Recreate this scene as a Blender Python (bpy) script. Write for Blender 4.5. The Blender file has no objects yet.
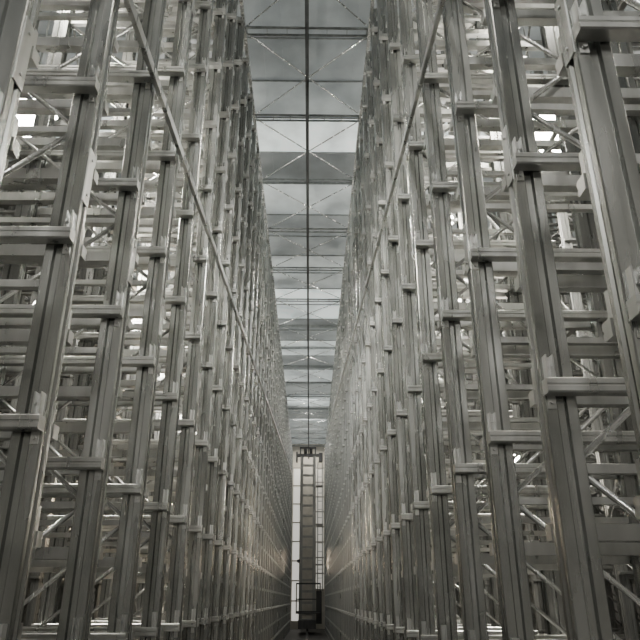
import bpy, bmesh, math, random
from mathutils import Vector, Matrix
random.seed(4)
C = bpy.context.scene
col = C.collection
PI = math.pi

# ------------------------------------------------------------ materials
def newmat(name):
    m = bpy.data.materials.new(name); m.use_nodes = True
    nt = m.node_tree; b = nt.nodes['Principled BSDF']
    return m, nt, b

def metal(name, c1, c2, metallic=.85, rough=.36, scale=5.0, spread=.05):
    m, nt, b = newmat(name)
    N = nt.nodes; L = nt.links
    tc = N.new('ShaderNodeTexCoord'); mp = N.new('ShaderNodeMapping')
    mp.inputs['Scale'].default_value = (scale, scale, scale*.12)
    oi = N.new('ShaderNodeObjectInfo'); ad = N.new('ShaderNodeVectorMath'); ad.operation = 'ADD'
    cb = N.new('ShaderNodeCombineXYZ'); mu = N.new('ShaderNodeMath'); mu.operation = 'MULTIPLY'; mu.inputs[1].default_value = 40
    L.new(oi.outputs['Random'], mu.inputs[0]); L.new(mu.outputs[0], cb.inputs[2])
    L.new(tc.outputs['Object'], ad.inputs[0]); L.new(cb.outputs[0], ad.inputs[1])
    L.new(ad.outputs[0], mp.inputs[0])
    n1 = N.new('ShaderNodeTexNoise'); n1.inputs['Scale'].default_value = 2.0; n1.inputs['Detail'].default_value = 3
    L.new(mp.outputs[0], n1.inputs['Vector'])
    fac = n1.outputs['Fac']
    cr = N.new('ShaderNodeValToRGB')
    cr.color_ramp.elements[0].position = .3; cr.color_ramp.elements[1].position = .72
    cr.color_ramp.elements[0].color = (*c1, 1); cr.color_ramp.elements[1].color = (*c2, 1)
    L.new(fac, cr.inputs[0])
    mr = N.new('ShaderNodeMapRange'); mr.inputs[1].default_value = .3; mr.inputs[2].default_value = .7
    mr.inputs[3].default_value = rough-spread; mr.inputs[4].default_value = rough+spread
    L.new(fac, mr.inputs[0]); L.new(mr.outputs[0], b.inputs['Roughness'])
    L.new(cr.outputs[0], b.inputs['Base Color'])
    b.inputs['Metallic'].default_value = metallic
    return m

GALV = metal('galvanised_post', (.29, .302, .288), (.46, .473, .455), .92, .26, spread=.05)
GARM = metal('galvanised_arm', (.40, .41, .395), (.57, .58, .562), .82, .31)
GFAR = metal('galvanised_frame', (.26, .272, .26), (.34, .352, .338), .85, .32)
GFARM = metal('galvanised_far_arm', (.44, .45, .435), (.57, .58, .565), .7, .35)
GSHADE = metal('galvanised_frame_shaded', (.13, .136, .13), (.21, .218, .208), .7, .38)  # darker copy of the frame steel, with the back rows' shadow in the colour
GPLT = metal('bright_plate', (.46, .47, .455), (.62, .63, .615), .85, .30)
GTUB = metal('bright_tube', (.72, .73, .71), (.90, .91, .89), .8, .25)
GRAIL = metal('rail_steel', (.035, .04, .04), (.065, .07, .07), .1, .55)
GTIE = metal('tie_steel', (.15, .165, .162), (.24, .26, .256), .5, .42)
DARK = metal('dark_steel', (.06, .062, .062), (.10, .10, .098), .3, .5)
CRANE = metal('crane_paint', (.30, .30, .28), (.40, .40, .37), .1, .5)
PAINT2 = metal('window_frame_paint', (.36, .34, .30), (.45, .43, .38), .0, .6)

def plain(name, c, rough=.7, emit=0, ec=None, var=.06, scale=3.0):
    m, nt, b = newmat(name); N = nt.nodes; L = nt.links
    tc = N.new('ShaderNodeTexCoord')
    n = N.new('ShaderNodeTexNoise'); n.inputs['Scale'].default_value = scale; n.inputs['Detail'].default_value = 5
    L.new(tc.outputs['Object'], n.inputs['Vector'])
    cr = N.new('ShaderNodeValToRGB')
    cr.color_ramp.elements[0].position = .35; cr.color_ramp.elements[1].position = .7
    cr.color_ramp.elements[0].color = (*[max(0, v*(1-var*2)) for v in c], 1)
    cr.color_ramp.elements[1].color = (*[min(1, v*(1+var)) for v in c], 1)
    L.new(n.outputs['Fac'], cr.inputs[0]); L.new(cr.outputs[0], b.inputs['Base Color'])
    b.inputs['Roughness'].default_value = rough
    if emit:
        if ec: b.inputs['Emission Color'].default_value = (*ec, 1)
        else: L.new(cr.outputs[0], b.inputs['Emission Color'])
        b.inputs['Emission Strength'].default_value = emit
    return m

CONC = plain('concrete_floor', (.045, .043, .04), .55)
WALLM = plain('wall_panel', (.12, .12, .115), .7)
BACKW = plain('back_wall_panel', (.28, .275, .265), .7)
ENDW = plain('end_wall_panel', (.58, .55, .48), .7)
LAMPE = plain('lamp_lens', (1, .97, .92), .4, 160, (1, .92, .78))
SKYL = plain('window_pane', (.68, .67, .62), .4, .65, (1.0, .96, .87))
SKYD = plain('window_pane_dim', (.58, .56, .50), .4, .40, (.98, .94, .84))

# ------------------------------------------------------------ mesh helpers
class MB:
    def __init__(s): s.bm = bmesh.new()
    def box(s, x0, x1, y0, y1, z0, z1):
        v = [s.bm.verts.new(p) for p in ((x0,y0,z0),(x1,y0,z0),(x1,y1,z0),(x0,y1,z0),(x0,y0,z1),(x1,y0,z1),(x1,y1,z1),(x0,y1,z1))]
        for f in ((0,3,2,1),(4,5,6,7),(0,1,5,4),(1,2,6,5),(2,3,7,6),(3,0,4,7)):
            s.bm.faces.new([v[i] for i in f])
        return s
    def prism(s, pts, fn, a, b):
        A = [s.bm.verts.new(fn(u, v, a)) for u, v in pts]; B = [s.bm.verts.new(fn(u, v, b)) for u, v in pts]
        n = len(pts)
        for i in range(n):
            s.bm.faces.new((A[i], A[(i+1) % n], B[(i+1) % n], B[i]))
        s.bm.faces.new(A[::-1]); s.bm.faces.new(B)
        return s
    def tube(s, p, q, r, n=8, r2=None):
        p = Vector(p); q = Vector(q); d = (q-p).normalized()
        u = d.orthogonal().normalized(); w = d.cross(u)
        r2 = r if r2 is None else r2
        A = []; B = []
        for i in range(n):
            a = 2*PI*i/n; o = u*math.cos(a)+w*math.sin(a)
            A.append(s.bm.verts.new(p+o*r)); B.append(s.bm.verts.new(q+o*r2))
        for i in range(n):
            f = s.bm.faces.new((A[i], A[(i+1) % n], B[(i+1) % n], B[i])); f.smooth = True
        s.bm.faces.new(A[::-1]); s.bm.faces.new(B)
        return s
    def bar(s, p, q, wd, th, up=(0,0,1)):
        p = Vector(p); q = Vector(q); d = (q-p).normalized(); up = Vector(up)
        a = d.cross(up)
        if a.length < 1e-4: a = Vector((1,0,0))
        a.normalize(); b = a.cross(d).normalized()
        P = []
        for base in (p, q):
            for (i, j) in ((-1,-1),(1,-1),(1,1),(-1,1)):
                P.append(s.bm.verts.new(base+a*i*wd/2+b*j*th/2))
        for f in ((3,2,1,0),(4,5,6,7),(0,1,5,4),(1,2,6,5),(2,3,7,6),(3,0,4,7)):
            s.bm.faces.new([P[i] for i in f])
        return s
    def dome(s, r, h, n=24, k=6):
        rings = []
        for j in range(k):
            t = j/k*PI/2
            rings.append([s.bm.verts.new((r*math.cos(t)*math.cos(2*PI*i/n), r*math.cos(t)*math.sin(2*PI*i/n), -h*math.sin(t))) for i in range(n)])
        tip = s.bm.verts.new((0,0,-h))
        for j in range(k-1):
            for i in range(n):
                f = s.bm.faces.new((rings[j][i], rings[j][(i+1) % n], rings[j+1][(i+1) % n], rings[j+1][i])); f.smooth = True
        for i in range(n):
            f = s.bm.faces.new((rings[-1][i], rings[-1][(i+1) % n], tip)); f.smooth = True
        s.bm.faces.new(rings[0])
        return s
    def mark(s, idx):
        if not hasattr(s, 'done'): s.done = 0
        s.bm.faces.ensure_lookup_table()
        for f in s.bm.faces[s.done:]: f.material_index = idx
        s.done = len(s.bm.faces)
        return s
    def mesh(s, name, mats):
        bmesh.ops.recalc_face_normals(s.bm, faces=s.bm.faces)
        me = bpy.data.meshes.new(name); s.bm.to_mesh(me); s.bm.free()
        for m in (mats if isinstance(mats, (list, tuple)) else [mats]): me.materials.append(m)
        return me

def link(name, me, parent=None, loc=(0,0,0), rz=0, kind=None, rot=None):
    o = bpy.data.objects.new(name, me); col.objects.link(o)
    o.location = loc
    o.rotation_euler = rot if rot else (0,0,rz)
    if parent: o.parent = parent
    if kind: o['kind'] = kind
    return o
def tag(o, label, cat, group=None):
    o['label'] = label; o['category'] = cat
    if group: o['group'] = group
    return o
def thing(name, label, cat, loc=(0,0,0), rz=0, group=None):
    return tag(link(name, None, None, loc, rz), label, cat, group)

# ------------------------------------------------------------ rack frames
CAMZ = 1.6
D = 1.2
TOP = 10.2
PITCH = .87
PD = .126
def post_profile():
    h = [(0,.044),(.004,.050),(.044,.050),(.052,.036),(.078,.036),(.086,.050),(PD-.004,.050),(PD,.046),(PD,.036),(.116,.036),(.116,.022)]
    g = [(0,.018),(.010,.012)]
    up = g[::-1] + h
    lo = [(x, -y) for x, y in up][::-1]
    return lo + up
PP = post_profile()
def post_mb(mb, x, flip, top=TOP):
    f = (lambda u, v, t: (x-u, v, t)) if flip else (lambda u, v, t: (x+u, v, t))
    return mb.prism(PP, f, .015, top)
ARM = [(0,0),(.054,0),(.060,.006),(.060,.024),(.054,.027),(.054,.033),(.060,.036),(.060,.054),(.054,.060),(0,.060)]
YO = .0565
def arm_mb(mb, side, z, x0=-.004, x1=D+.02, h=1.0):
    y0 = side*YO
    mb.prism(ARM, lambda u, v, t: (t, y0+side*u, z+v*h), x0, x1)
    return mb
def plate_mb(mb, side, z, x0=.0):
    y = side*.050
    mb.box(x0+.010, x0+.042, min(y, y+side*.006), max(y, y+side*.006), z-.05, z+.16)
    mb.box(x0+.010, x0+.015, min(y, y+side*.042), max(y, y+side*.042), z+.060, z+.16)
    mb.box(x0+.037, x0+.042, min(y, y+side*.042), max(y, y+side*.042), z+.060, z+.16)
    for zz in (-.025, .12): mb.tube((x0+.026, y+side*.005, z+zz), (x0+.026, y+side*.017, z+zz), .009, 6)
    return mb
def base_mb(mb, x):
    mb.box(x-.03, x+.155, -.11, .11, 0, .015)
    for sx in (x-.008, x+.133):
        for sy in (-.085, .085):
            mb.tube((sx, sy, .015), (sx, sy, .04), .012, 6)
    return mb
STP = .86
def braces(top=TOP):
    out = []; z = .35; k = 0
    while z+STP < top:
        a = (.09, 0, z); b = (D-.09, 0, z+STP)
        if k % 2: a, b = (D-.09, 0, z), (.09, 0, z+STP)
        out.append((a, b)); z += STP; k += 1
    return out
def arms_of(z0, step, n, near):
    arms = []
    for k in range(n):
        z = z0+step*k
        arms += [(z, near), (z, -near)]
        if z+step/2 < TOP-.15: arms.append((z+step/2, -near))
    return arms
LR = arms_of(.23, 1.05, 10, -1)
LL = arms_of(.49, .87, 12, 1)
RB = .014

ME = {}
ME['post'] = post_mb(MB(), 0, False).mesh('post', GALV)
ME['post_rear'] = post_mb(MB(), 0, True).mesh('post_rear', GALV)
ME['base'] = base_mb(MB(), 0).mesh('base_plate', GPLT)
for s in (-1, 1):
    ME['arm', s] = arm_mb(MB(), s, 0).mesh('support_arm', GARM)
    ME['plate', s] = plate_mb(MB(), s, 0).mesh('mounting_bracket', GPLT)
def brace_mesh(a, b):
    return MB().tube(a, b, RB, 8).mesh('diagonal_brace', GTUB)
BR = [brace_mesh((.09-D/2 if k == 0 else D/2-.09, 0, 0), (D/2-.09 if k == 0 else .09-D/2, 0, STP)) for k in range(2)]
ME['tie'] = MB().box(PD, D-PD, -.02, .02, 0, .035).mesh('frame_strut', GARM)
ME['splice'] = (lambda m: (m.box(-.005, .0, -.038, .038, 0, .30), [m.tube((-.005, 0, z), (-.012, 0, z), .008, 6) for z in (.05, .25)], m)[2])(MB()).mesh('splice_plate', GPLT)
STR = [.35+STP*k for k in range(12)]
def build_frame(levels):
    root = link('upright_frame', None)
    p = link('front_post', ME['post'], root)
    for z in (.62, 3.35, 6.5): link('splice_plate', ME['splice'], p, (0,0,z))
    link('rear_post', ME['post_rear'], root, (D,0,0))
    link('base_plate', ME['base'], root); link('base_plate', ME['base'], root, (D-PD,0,0))
    for z, s in levels:
        a = link('support_arm', ME['arm', s], root, (0,0,z))
        link('mounting_bracket', ME['plate', s], a)
    for i, (a, b) in enumerate(braces()):
        link('diagonal_brace', BR[i % 2], root, (D/2, 0, a[2]))
    for z in STR: link('frame_strut', ME['tie'], root, (0,0,z-.03))
    return root
def kids(o): return [c for c in o.children]
def copy_tree(o, parent=None):
    c = o.copy(); col.objects.link(c)
    if parent: c.parent = parent
    for ch in kids(o): copy_tree(ch, c)
    return c
def simple_frame(levels, mat, armmat, h=1.0, x0=-.020, strut=True):
    m = MB()
    post_mb(m, 0, False); post_mb(m, D, True); base_mb(m, 0); base_mb(m, D-PD)
    for z in STR[::1 if strut else 2]: m.box(PD, D-PD, -.02, .02, z-.03, z+.005)
    m.mark(0)
    for z, s in levels: arm_mb(m, s, z, h=h, x0=x0)
    for (a, b) in braces(): m.tube(a, b, RB, 6)
    m.mark(1)
    return m.mesh('upright_frame', [mat, armmat])
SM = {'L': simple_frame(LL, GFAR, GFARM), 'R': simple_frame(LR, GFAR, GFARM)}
SM2 = simple_frame([(.30+.80*k, s) for k in range(12) for s in (-1, 1)], GSHADE, GSHADE, .55, -.01, False)
YEND = 44.0
ORD = ['nearest', 'second', 'third', 'fourth', 'fifth', 'sixth', 'seventh', 'eighth', 'ninth', 'tenth', 'eleventh', 'twelfth', 'thirteenth', 'fourteenth', 'fifteenth', 'sixteenth']
NP = 16
X2 = 4.0; X3 = X2+D+.30
for side, levels, y0 in (('L', LL, 1.86), ('R', LR, 1.66)):
    word = 'left' if side == 'L' else 'right'
    rz = PI if side == 'L' else 0
    sx = -1 if side == 'L' else 1
    proto = build_frame(levels)
    k = 0; y = y0
    while y < YEND-1.5:
        if k < NP:
            o = proto if k == 0 else copy_tree(proto)
            n = ORD[k]
            lab = (f'nearest tall galvanised upright frame facing the aisle on the {word}' if k == 0 else
                   f'{n} galvanised upright frame from the camera along the {word} side of aisle')
            tag(o, lab, 'rack frame', f'upright frames of the rack {word} of the aisle')
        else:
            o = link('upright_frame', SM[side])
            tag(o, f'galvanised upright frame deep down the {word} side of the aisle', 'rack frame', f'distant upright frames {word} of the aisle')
        o.location = (sx*1.0, y+(.12 if (k == 0 and side == 'R') else .07 if k == 0 else 0), 0); o.rotation_euler = (0,0,rz)
        k += 1; y += PITCH
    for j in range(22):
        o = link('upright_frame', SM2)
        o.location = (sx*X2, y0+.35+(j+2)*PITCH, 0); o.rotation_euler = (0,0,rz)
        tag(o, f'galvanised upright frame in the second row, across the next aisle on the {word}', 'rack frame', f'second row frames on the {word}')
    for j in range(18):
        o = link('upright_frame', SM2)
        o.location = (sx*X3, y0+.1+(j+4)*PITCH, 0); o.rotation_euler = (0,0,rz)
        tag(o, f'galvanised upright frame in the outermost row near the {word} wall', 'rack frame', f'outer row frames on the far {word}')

for sx, word in ((-1, 'left'), (1, 'right')):
    xr = sx*(1.0+D+.06)
    for i, (ya, yb) in enumerate(((2.0, 6.4), (6.4, 10.8), (10.8, 15.2), (15.2, 19.6))):
        for (za, zb) in ((.6, 5.2), (5.2, .6), (5.3, 9.9), (9.9, 5.3)):
            dx = .010*(1 if zb > za else -1)
            o = link('bracing_rod', MB().bar((xr+dx, ya, za), (xr+dx, yb, zb), .012, .035).mesh('bracing_rod', GTUB))
            tag(o, f'long flat steel diagonal on the back of the {word} aisle rack', 'brace', f'rear diagonals of the {word} rack')
    for z in (1.9, 3.7, 5.5, 7.3, 9.1):
        xx = xr+sx*.045
        o = link('rear_rail', MB().box(xx-.02, xx+.02, 1.2, 21, z, z+.03).mesh('rear_rail', GARM))
        tag(o, f'long horizontal rail along the back of the {word} aisle rack', 'rail', f'rear rails of the {word} rack')
    m = MB(); m.prism(ARM, lambda u, v, t: (sx*(1.0+u), t, TOP+v*1.2), 1.0, YEND-.8)
    o = link('top_beam', m.mesh('top_beam', GTUB))
    tag(o, f'long pale beam running along the top of the {word} rack', 'beam')
m = MB(); m.bar((-.962, 1.5, CAMZ+3.02), (-.962, 40, CAMZ+6.9), .03, .07)
tag(link('face_brace', m.mesh('face_brace', GPLT)), 'long inclined steel member crossing the aisle face of the left rack', 'brace')
m = MB(); m.bar((.962, 2.0, CAMZ+3.55), (.962, 36, CAMZ+8.2), .03, .055)
tag(link('face_brace', m.mesh('face_brace', GPLT)), 'long inclined steel member crossing the aisle face of the right rack', 'brace')

# ------------------------------------------------------------ ties, rods over the aisle
TZ = TOP+.074
ty = [6.06+2.14*k for k in range(17)]
for i, y in enumerate(ty):
    root = thing('cross_tie', 'steel lattice cross tie spanning the aisle between the rack tops', 'beam', (0, y, TZ), 0, 'cross ties over the aisle')
    link('chord', MB().box(-1.06, 1.06, -.015, .015, 0, .03).mesh('chord', GTIE), root)
    link('chord', MB().box(-1.06, 1.06, .14, .165, .0, .03).mesh('chord', GTIE), root)
    m = MB()
    for q in range(-3, 4): m.box(q*.33-.008, q*.33+.008, .015, .14, .005, .025)
    link('web', m.mesh('web', GTIE), root)
for i in range(len(ty)-1):
    for s in (-1, 1):
        z = TZ+.03+.016*s
        o = link('cross_rod', MB().tube((-.98*s, ty[i]+.18, z), (.98*s, ty[i+1]-.04, z), .012, 6).mesh('cross_rod', GTUB))
        tag(o, 'thin bright crossed rod under the roof between two cross ties', 'rod', 'crossed rods over the aisle')
root = thing('guide_rail', 'dark overhead crane guide rail running down the middle of the aisle', 'rail', (0, 0, TOP-.2))
m = MB(); m.box(-.030, .030, 1, YEND-1, 0, .014); m.box(-.010, .010, 1, YEND-1, .014, .14); m.box(-.030, .030, 1, YEND-1, .14, .155)
link('beam', m.mesh('beam', GRAIL), root)
for y in ty:
    link('hanger', MB().box(-.030, .030, y-.015, y+.015, .155, .274).mesh('hanger', GRAIL), root)
m = MB(); m.box(-.07, .07, -2, YEND-1, 0, .015); m.box(-.012, .012, -2, YEND-1, .015, .11); m.box(-.035, .035, -2, YEND-1, .11, .15)
tag(link('floor_rail', m.mesh('floor_rail', DARK)), 'steel crane rail fixed to the floor along the aisle', 'rail')

# ------------------------------------------------------------ shell
XW = 8.2; ZC = 11.2
link('floor', MB().box(-XW, XW, -6, YEND+.2, -.2, 0).mesh('floor', CONC), kind='structure')
link('wall_left', MB().box(-XW-.2, -XW, -6, YEND+.2, 0, ZC+.3).mesh('w', WALLM), kind='structure')
link('wall_right', MB().box(XW, XW+.2, -6, YEND+.2, 0, ZC+.3).mesh('w', WALLM), kind='structure')
link('wall_back', MB().box(-XW, XW, -6.2, -6, 0, ZC+.3).mesh('w', BACKW), kind='structure')
link('wall_far', MB().box(-XW, XW, YEND, YEND+.2, 0, ZC+.3).mesh('w', ENDW), kind='structure')
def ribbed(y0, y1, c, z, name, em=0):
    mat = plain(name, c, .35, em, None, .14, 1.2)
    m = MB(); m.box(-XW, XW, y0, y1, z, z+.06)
    x = -XW
    while x < XW:
        if abs(x) < 2.5: m.box(x, x+.02, y0+.06, y1-.06, z-.008, z)
        x += .35
    return link('ceiling', m.mesh('ceiling', mat), kind='structure')
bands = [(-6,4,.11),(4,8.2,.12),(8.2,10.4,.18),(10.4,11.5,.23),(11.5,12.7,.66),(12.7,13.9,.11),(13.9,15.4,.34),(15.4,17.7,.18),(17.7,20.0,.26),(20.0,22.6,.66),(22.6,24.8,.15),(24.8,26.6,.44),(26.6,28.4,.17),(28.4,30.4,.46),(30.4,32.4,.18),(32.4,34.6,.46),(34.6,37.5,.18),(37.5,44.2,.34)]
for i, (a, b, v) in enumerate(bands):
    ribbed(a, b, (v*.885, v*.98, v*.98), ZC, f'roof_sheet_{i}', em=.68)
pys = []
for i, (a, b, v) in enumerate(bands[1:]):
    pys.append(a)
    if a > 8 and b-a > 2: pys.append((a+b)/2)
for a in pys:
    o = link('purlin', MB().prism(ARM, lambda u, w, t: (t, a-.03+u*.4, ZC-.038+w*.48), -XW, XW).mesh('purlin', GTIE))
    tag(o, 'roof purlin running across the building above the cross ties', 'beam', 'roof purlins')

for i, (x0, x1, z0, z1, mt) in enumerate(((-.98, -.56, 0.4, 9.6, SKYL), (.50, .98, 2.2, 9.6, SKYD))):
    w = link(f'window_{i+1}', MB().box(x0, x1, YEND-.03, YEND-.005, z0, z1).mesh('window', mt), kind='structure')
    m = MB(); z = z0
    while z <= z1+.01:
        m.box(x0-.02, x1+.02, YEND-.06, YEND-.03, z-.04, z+.04); z += (z1-z0)/8
    link('window_frame', m.mesh('window_frame', PAINT2), w)

# ------------------------------------------------------------ stacker crane at the far end
cy = 38.5
cr = thing('stacker_crane', 'tall stacker crane with ladder-like mast standing at the far end of the aisle', 'crane', (0, cy, .15))
for x in (-.38, .34):
    link('mast', MB().box(x-.085, x+.085, -.14, .14, .30, 9.1).mesh('mast', CRANE), cr)
rm = MB().box(-.295, .255, -.05, .05, 0, .12).mesh('rung', CRANE)
z = .7
while z < 9.0:
    link('rung', rm, cr, (0,0,z)); z += .56
m = MB(); m.box(-.47, .44, -1.6, 1.6, .10, .50)
tr = link('base_truck', m.mesh('base_truck', DARK), cr)
for y in (-1.2, 1.2):
    link('wheel', MB().tube((-.05, y, .15), (.05, y, .15), .15, 20).mesh('wheel', GRAIL), tr)
m = MB(); m.box(-.62, .60, -.10, .10, 9.1, 9.26); m.box(-.50, -.42, -.06, .06, 9.26, 9.66); m.box(.36, .44, -.06, .06, 9.26, 9.66); m.box(-.50, .44, -.06, .06, 9.58, 9.66)
m.tube((-.26, 0, 9.42), (-.08, 0, 9.42), .15, 14); m.tube((.06, 0, 9.42), (.24, 0, 9.42), .15, 14); m.box(-.72, -.62, -.2, .2, 8.8, 9.35); m.box(.60, .82, -.2, .2, 8.8, 9.3)
link('head_trolley', m.mesh('head_trolley', DARK), cr)
m = MB(); m.box(-.62, .7, -.5, -.45, .8, .92); m.box(-.62, -.56, -.5, -.45, .8, 2.3); m.box(.64, .7, -.5, -.45, .8, 2.3); m.box(-.62, .7, -.5, -.45, 2.22, 2.3); m.box(-.62, .7, -.5, -.45, 1.46, 1.52)
m.box(-.6, .68, -1.3, -.4, .8, .85)
link('carriage', m.mesh('carriage', DARK), cr)
m = MB(); m.box(.46, .76, -.2, .3, .3, 1.9); m.box(.48, .74, -.215, -.2, .5, 1.8)
link('control_cabinet', m.mesh('control_cabinet', DARK), cr)
m = MB()
for x in (.54, .80): m.tube((x, 0, 1.9), (x, 0, 8.8), .025, 6)
z = 2.1
while z < 8.7: m.tube((.54, 0, z), (.80, 0, z), .016, 6); z += .45
link('ladder', m.mesh('ladder', CRANE), cr)
for z in (3.2, 5.3, 7.4): link('platform', MB().box(.43, .84, -.3, .3, z, z+.06).mesh('platform', CRANE), cr)
wl = link('added_sheen_lamp', MB().tube((-.5, -.5, 3.4), (-.5, -.62, 3.38), .07, 14, .09).mesh('added_sheen_lamp', DARK), cr)  # added fixture, paired with the spot below for a warm sheen
l = bpy.data.lights.new('added_sheen_spot', 'SPOT'); l.energy = 260; l.spot_size = math.radians(60); l.spot_blend = .9; l.shadow_soft_size = .6; l.color = (1, .78, .56)  # added warm spot that brightens the far lower posts
lo = bpy.data.objects.new('added_sheen_spot', l); col.objects.link(lo); lo.parent = cr; lo.location = (.3, -.95, 3.38)
lo.rotation_euler = (math.radians(-91), 0, math.radians(9))

# ------------------------------------------------------------ lamps in the neighbouring aisles, added helper lamps and fill lights
def lampfix(x, y, z, label, group=None, watt=350, r_=.24, c=(1, .95, .88)):
    r = thing('high_bay_lamp', label, 'lamp', (x, y, z), 0, group)
    m = MB(); m.tube((0,0,.0), (0,0,.22), r_, 24, .10); m.tube((0,0,.22), (0,0,.40), .09, 16)
    link('housing', m.mesh('housing', GTIE), r)
    link('lens', MB().dome(r_*.95, r_*.95).mesh('lens', LAMPE), r)
    link('hanger', MB().tube((0,0,.40), (0,0,ZC-z-.055), .012, 6).mesh('hanger', GTIE), r)
    l = bpy.data.lights.new('bulb', 'POINT'); l.energy = watt; l.shadow_soft_size = .15; l.color = c
    lo = bpy.data.objects.new('bulb', l); col.objects.link(lo); lo.parent = r; lo.location = (0, 0, -.5)
XA = 3.1
camx = .09
CAMP = Vector((camx, 0, CAMZ))
RX = math.radians(90+22.9); RZ = math.radians(-.86)
ROT = Matrix.Rotation(RZ, 3, 'Z') @ Matrix.Rotation(RX, 3, 'X')
def ray(px, py): return (ROT @ Vector((px-320, 320-py, -663))).normalized()
bpy.context.view_layer.update()
dg = bpy.context.evaluated_depsgraph_get()
def visible(p, r=.24):
    n = 0
    for a in range(6):
        for rr in (.25, .9):
            q = Vector(p)+Vector((math.cos(a*PI/3)*r*rr, 0, math.sin(a*PI/3)*r*rr-.13))
            d = q-CAMP
            if not C.ray_cast(dg, CAMP, d.normalized(), distance=d.length)[0]: n += 1
    return n/12
used = []
def bestlamp(px, py, s, label, spread=20):
    best = None
    for X in [2.65+.15*i for i in range(7)]:
        for jx in range(-spread, spread+1, 5):
            for jy in range(-spread, spread+1, 4):
                d = ray(px+jx, py+jy)
                t = (s*X-camx)/d.x
                p = CAMP+d*t
                if p.z > ZC-.7 or any((p-u).length < .8 for u in used): continue
                v = visible(p)
                sc = v-.004*math.hypot(jx, jy)
                if best is None or sc > best[0]: best = (sc, p, v, jx, jy)
    used.append(best[1])
    lampfix(*best[1], label, None, 420, .29)
bestlamp(40, 116, -1, 'glowing high bay lamp seen through the left racks')
bestlamp(530, 118, 1, 'glowing high bay lamp through the right racks, the one nearer the aisle')
bestlamp(576, 120, 1, 'glowing high bay lamp through the right racks, the one farther from the aisle')
for sx, word in ((-1, 'left'), (1, 'right')):
    for yy in (2.2, 13, 19, 25, 32):
        lampfix(sx*XA, yy, 9.6, f'high bay lamp hanging over the next aisle on the {word}', f'high bay lamps over the {word} aisle', 470 if yy > 5 else 230)
    for yy in (5, 12):  # added lamps that brighten the side walls
        lampfix(sx*7.5, yy, 9.0, f'added high bay lamp brightening the {word} outer wall', f'added high bay lamps brightening the {word} wall', 120)
for yy in (12.0, 18.0):  # added low lamps to brighten and warm the lower posts
    lampfix(-XA, yy, 3.6, 'added low lamp in the next aisle on the left, warming the lower posts', 'added low lamps in the left aisle', 220, .16, (1, .76, .52))
lampfix(XA, 10.0, 3.6, 'added low lamp in the next aisle on the right, brightening the lower posts', None, 90, .16, (1, .88, .74))  # added to brighten the lower half on the right

def area(loc, rot, sx, sy, e, c=(1,1,1)):  # added fill lights, no fixtures stand at these spots
    l = bpy.data.lights.new('fill_light', 'AREA'); l.shape = 'RECTANGLE'; l.size = sx; l.size_y = sy; l.energy = e; l.color = c
    o = bpy.data.objects.new('fill_light', l); col.objects.link(o); o.location = loc; o.rotation_euler = rot
    return o
area((-.4, -3.5, 10.8), (math.radians(35), 0, 0), .5, .5, 290, (1, .98, .94))  # added front fill for the post faces
area((0, -3.2, 10.9), (math.radians(-38), 0, 0), 3, .6, 230, (1, .98, .94))  # added wash on the back wall, mirrored as sheen in the steel
area((0, -5.0, 4.2), (math.radians(92), 0, 0), .5, .5, 65, (1, .95, .88))  # added low fill for highlights on the lower posts
for sx in (-1, 1):
    area((sx*1.65, -3.5, 6.5), (math.radians(88), 0, 0), .5, 1.0, 110, (1, .97, .92))  # added fill along the bays so the arms show
area((0, 42.6, 10.6), (math.radians(10), 0, 0), 1.8, .4, 80, (1, .95, .86))  # added fill for the end wall
area((0, 33.0, 10.9), (math.radians(50), 0, 0), 1.2, .3, 80, (1, .98, .95))  # added fill aimed at the crane

w = bpy.data.worlds.new('World'); C.world = w; w.use_nodes = True
w.node_tree.nodes['Background'].inputs[0].default_value = (.8, .85, .9, 1)
w.node_tree.nodes['Background'].inputs[1].default_value = .3

# ------------------------------------------------------------ camera
cd = bpy.data.cameras.new('Camera'); cam = bpy.data.objects.new('Camera', cd); col.objects.link(cam)
cd.sensor_width = 36; cd.lens = 663/640*36; cd.clip_start = .05; cd.clip_end = 200
cam.location = (camx, 0, CAMZ)
cam.rotation_euler = (RX, 0, RZ)
C.camera = cam
